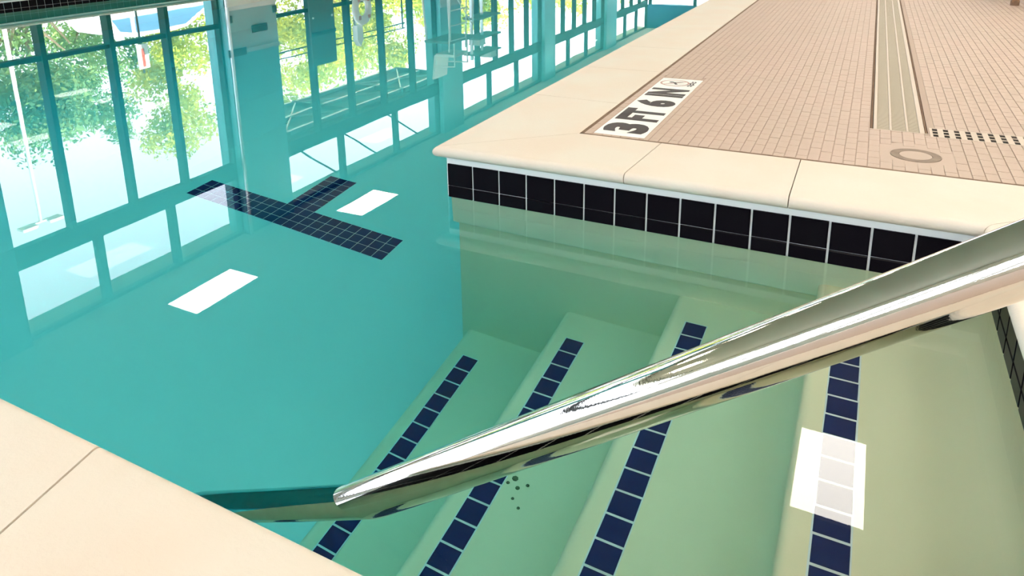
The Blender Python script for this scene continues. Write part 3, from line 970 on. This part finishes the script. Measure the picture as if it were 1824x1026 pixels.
# parked car
car = empty('parked_car', (-13.7, 9.9, .075))
tag(car, 'silver parked car mirrored upside down at the top left', 'car')
lower = [(-2.25, .28), (2.15, .28), (2.28, .45), (2.25, .72), (1.95, .86), (.98, .96), (-2.05, 1.02), (-2.28, .85), (-2.3, .45)]
bd = MB()
n = len(lower); V = []
for x, s in ((-.88, .97), (-.80, 1.0), (.80, 1.0), (.88, .97)):
    zc = .6
    for (y, z) in lower:
        k = .94 if abs(x) > .85 else 1.0
        V.append((x, y * k, zc + (z - zc) * (.9 if abs(x) > .85 else 1.0)))
Fc = [tuple(range(n)), tuple(range(4 * n - 1, 3 * n - 1, -1))]
for s in range(3):
    for i in range(n):
        j = (i + 1) % n; Fc.append((s * n + i, (s + 1) * n + i, (s + 1) * n + j, s * n + j))
auto_smooth(bd.add(V, Fc).obj('body', M['carpaint'], car), 30)
gh = [(-1.95, .98), (1.05, .94), (.25, 1.42), (-.1, 1.47), (-1.2, 1.47), (-1.65, 1.36)]
V = []
for x in (-.74, .74):
    for (y, z) in gh:
        k = (z - .95) / .5
        V.append((x * (1 - .16 * k), y, z))
n = len(gh)
Fc = [tuple(range(n)), tuple(range(2 * n - 1, n - 1, -1))] + [(i, i + n, (i + 1) % n + n, (i + 1) % n) for i in range(n)]
MB().add(V, Fc).obj('cabin', M['carpaint'], car)
for sx in (-1, 1):
    def gp(y, z, off=.006):
        k = (z - .95) / .5
        return (sx * (.74 * (1 - .16 * k) + off), y, z)
    for quad in ([(.80, .98), (.18, 1.36), (-.42, 1.38), (-.42, .98)], [(-.52, .98), (-.52, 1.38), (-1.15, 1.38), (-1.22, .98)], [(-1.32, .98), (-1.25, 1.37), (-1.55, 1.30), (-1.78, 1.0)]):
        inner = [gp(y, z) for y, z in quad]
        back = [(x - sx * .02, y, z) for x, y, z in inner]
        MB().add(inner + back, [(0, 1, 2, 3), (7, 6, 5, 4), (0, 4, 5, 1), (1, 5, 6, 2), (2, 6, 7, 3), (3, 7, 4, 0)]).obj('side_window', M['carglass'], car)
MB().add([(-.64, 1.03, .965), (.64, 1.03, .965), (.56, .29, 1.41), (-.56, .29, 1.41), (-.64, 1.05, .975), (.64, 1.05, .975), (.56, .31, 1.42), (-.56, .31, 1.42)],
         [(0, 1, 2, 3), (7, 6, 5, 4), (0, 4, 5, 1), (1, 5, 6, 2), (2, 6, 7, 3), (3, 7, 4, 0)]).obj('windscreen', M['carglass'], car)
for x in (-.80, .80):
    for y in (-1.4, 1.4):
        MB().lathe([(0, -.11), (.19, -.11), (.30, -.10), (.33, -.05), (.33, .05), (.30, .10), (.19, .11), (0, .11)], 28).obj('wheel', M['rubber'], car, (x, y, .33), (0, pi / 2, 0), smooth=False)

# lamp post
lp = empty('lamp_post', (-17, 8.15, .06))
tag(lp, 'white double-headed lamp post mirrored against the sky at left', 'lamp post')
MB().tube([(0, 0, 0), (0, 0, 6.35)], [.055, .04], 12).obj('pole', M['white'], lp)
MB().box(-.03, .03, -.46, .46, 6.31, 6.36).obj('arm', M['white'], lp)
for y in (-.34, .34):
    MB().rbox(-.14, .14, y - .19, y + .19, 6.34, 6.43, .03).obj('lamp_head', M['white'], lp)

# parking sign
ps = empty('parking_sign', (-12.0, 8.02, .075))
tag(ps, 'white and red parking sign mirrored below the car', 'sign')
MB().tube([(0, 0, 0), (0, 0, 2.05)], .022, 8).obj('post', M['plate'], ps)
sgn = MB().rbox(-.13, .13, -.25, .25, 0, .02, .003).obj('panel', M['white'], ps, (.024, 0, 1.70), (pi / 2, 0, pi / 2))
MB().box(-.035, .035, -.16, .22, .02, .023).obj('symbol', M['red'], sgn)

# trees
def tree(name, label, loc, height, crown_r, crown_z, leaf_mat_, n, leaf, seed, group=None, squash=1.0):
    rnd = random.Random(seed)
    t = empty(name, loc)
    tag(t, label, 'tree', group)
    tr = MB().tube([(0, 0, 0), (.05, .03, crown_z * .5), (-.04, .06, crown_z), (.02, 0, crown_z + crown_r * .5)], [.19, .15, .12, .05], 10).obj('trunk', M['bark'], t)
    for k in range(5):
        a = rnd.uniform(0, 2 * pi); l = crown_r * .5
        MB().tube([(0, 0, crown_z * .8 + .1 * k), (cos(a) * l * .5, sin(a) * l * .5, crown_z + .2 * k), (cos(a) * l, sin(a) * l, crown_z + crown_r * .4 + .1 * k)], [.07, .05, .02], 6).obj('branch', M['bark'], t)
    V = []; Fc = []
    clumps = []
    for k in range(26):
        u = rnd.uniform(-1, 1); a = rnd.uniform(0, 2 * pi); q = rnd.uniform(.35, .92)
        clumps.append((q * math.sqrt(1 - u * u) * cos(a) * crown_r, q * math.sqrt(1 - u * u) * sin(a) * crown_r, crown_z + (height - crown_z) * .5 + q * u * (height - crown_z) * .5, crown_r * rnd.uniform(.22, .42)))
    for k in range(n):
        cx, cy, cz, cr = rnd.choice(clumps)
        d = Vector((rnd.gauss(0, 1), rnd.gauss(0, 1), rnd.gauss(0, .8))); d.normalize()
        p = Vector((cx, cy, cz)) + d * cr * rnd.uniform(.5, 1.0)
        nrm = (d + Vector((rnd.gauss(0, .6), rnd.gauss(0, .6), rnd.gauss(0, .6)))).normalized()
        a_ = nrm.orthogonal().normalized(); b_ = nrm.cross(a_)
        an = rnd.uniform(0, 2 * pi)
        a2 = a_ * cos(an) + b_ * sin(an); b2 = nrm.cross(a2)
        s = leaf * rnd.uniform(.6, 1.3)
        i = len(V)
        V += [p - a2 * s, p - b2 * s * .5, p + a2 * s, p + b2 * s * .5]
        Fc.append((i, i + 1, i + 2, i + 3))
    f = link('foliage', mesh('foliage', V, Fc, leaf_mat_), t)
    tag(f, kind='stuff')
    return t

tree('shade_tree', 'dark green tree mirrored behind the silver car', (-21.0, 10.9, .06), 6.3, 2.3, 1.6, M['leafd'], 9000, .085, 1)
tree('shade_tree', 'mid green tree mirrored between second and third window mullions', (-25.5, 15.9, .06), 7.9, 2.5, 1.9, M['leafd'], 9000, .095, 2)
tree('maple_tree', 'yellow green tree mirrored beside the left edge of the broad pillar', (-20.0, 15.6, .06), 7.2, 2.1, 1.5, M['leafy'], 8000, .085, 3)
tree('maple_tree', 'bright yellow tree mirrored just right of the broad pillar', (-17.5, 19.4, .06), 6.8, 2.5, 1.0, M['leafy'], 10000, .09, 4)
tree('maple_tree', 'bright yellow tree mirrored behind the life ring', (-18.5, 24.4, .06), 6.0, 2.3, 1.0, M['leafy'], 8000, .095, 5)
tree('maple_tree', 'low yellow tree mirrored at the far left window edge', (-26.0, 10.6, .06), 4.4, 1.8, 1.0, M['leafy'], 5000, .1, 6)
tree('shade_tree', 'dark green tree with drooping twigs mirrored at the left edge', (-19.2, 5.9, .06), 5.2, 1.2, 2.2, M['leafd'], 2200, .085, 11)
tree('maple_tree', 'pale yellow tree mirrored behind the guard chair', (-19.0, 33.0, .06), 6.2, 3.0, 0.9, M['leafy'], 7000, .13, 7)
tree('maple_tree', 'pale yellow tree mirrored in the third window bay', (-17.0, 43.0, .06), 6.0, 3.0, 0.9, M['leafy'], 6000, .14, 8)
tree('maple_tree', 'distant yellow tree mirrored in the bay between far pillars', (-18.0, 55.0, .06), 6.5, 3.4, 0.9, M['leafy'], 6000, .16, 9)
tree('maple_tree', 'most distant yellow tree mirrored next to the blue wall', (-16.0, 70.0, .06), 6.5, 3.6, 0.9, M['leafy'], 6000, .18, 10)
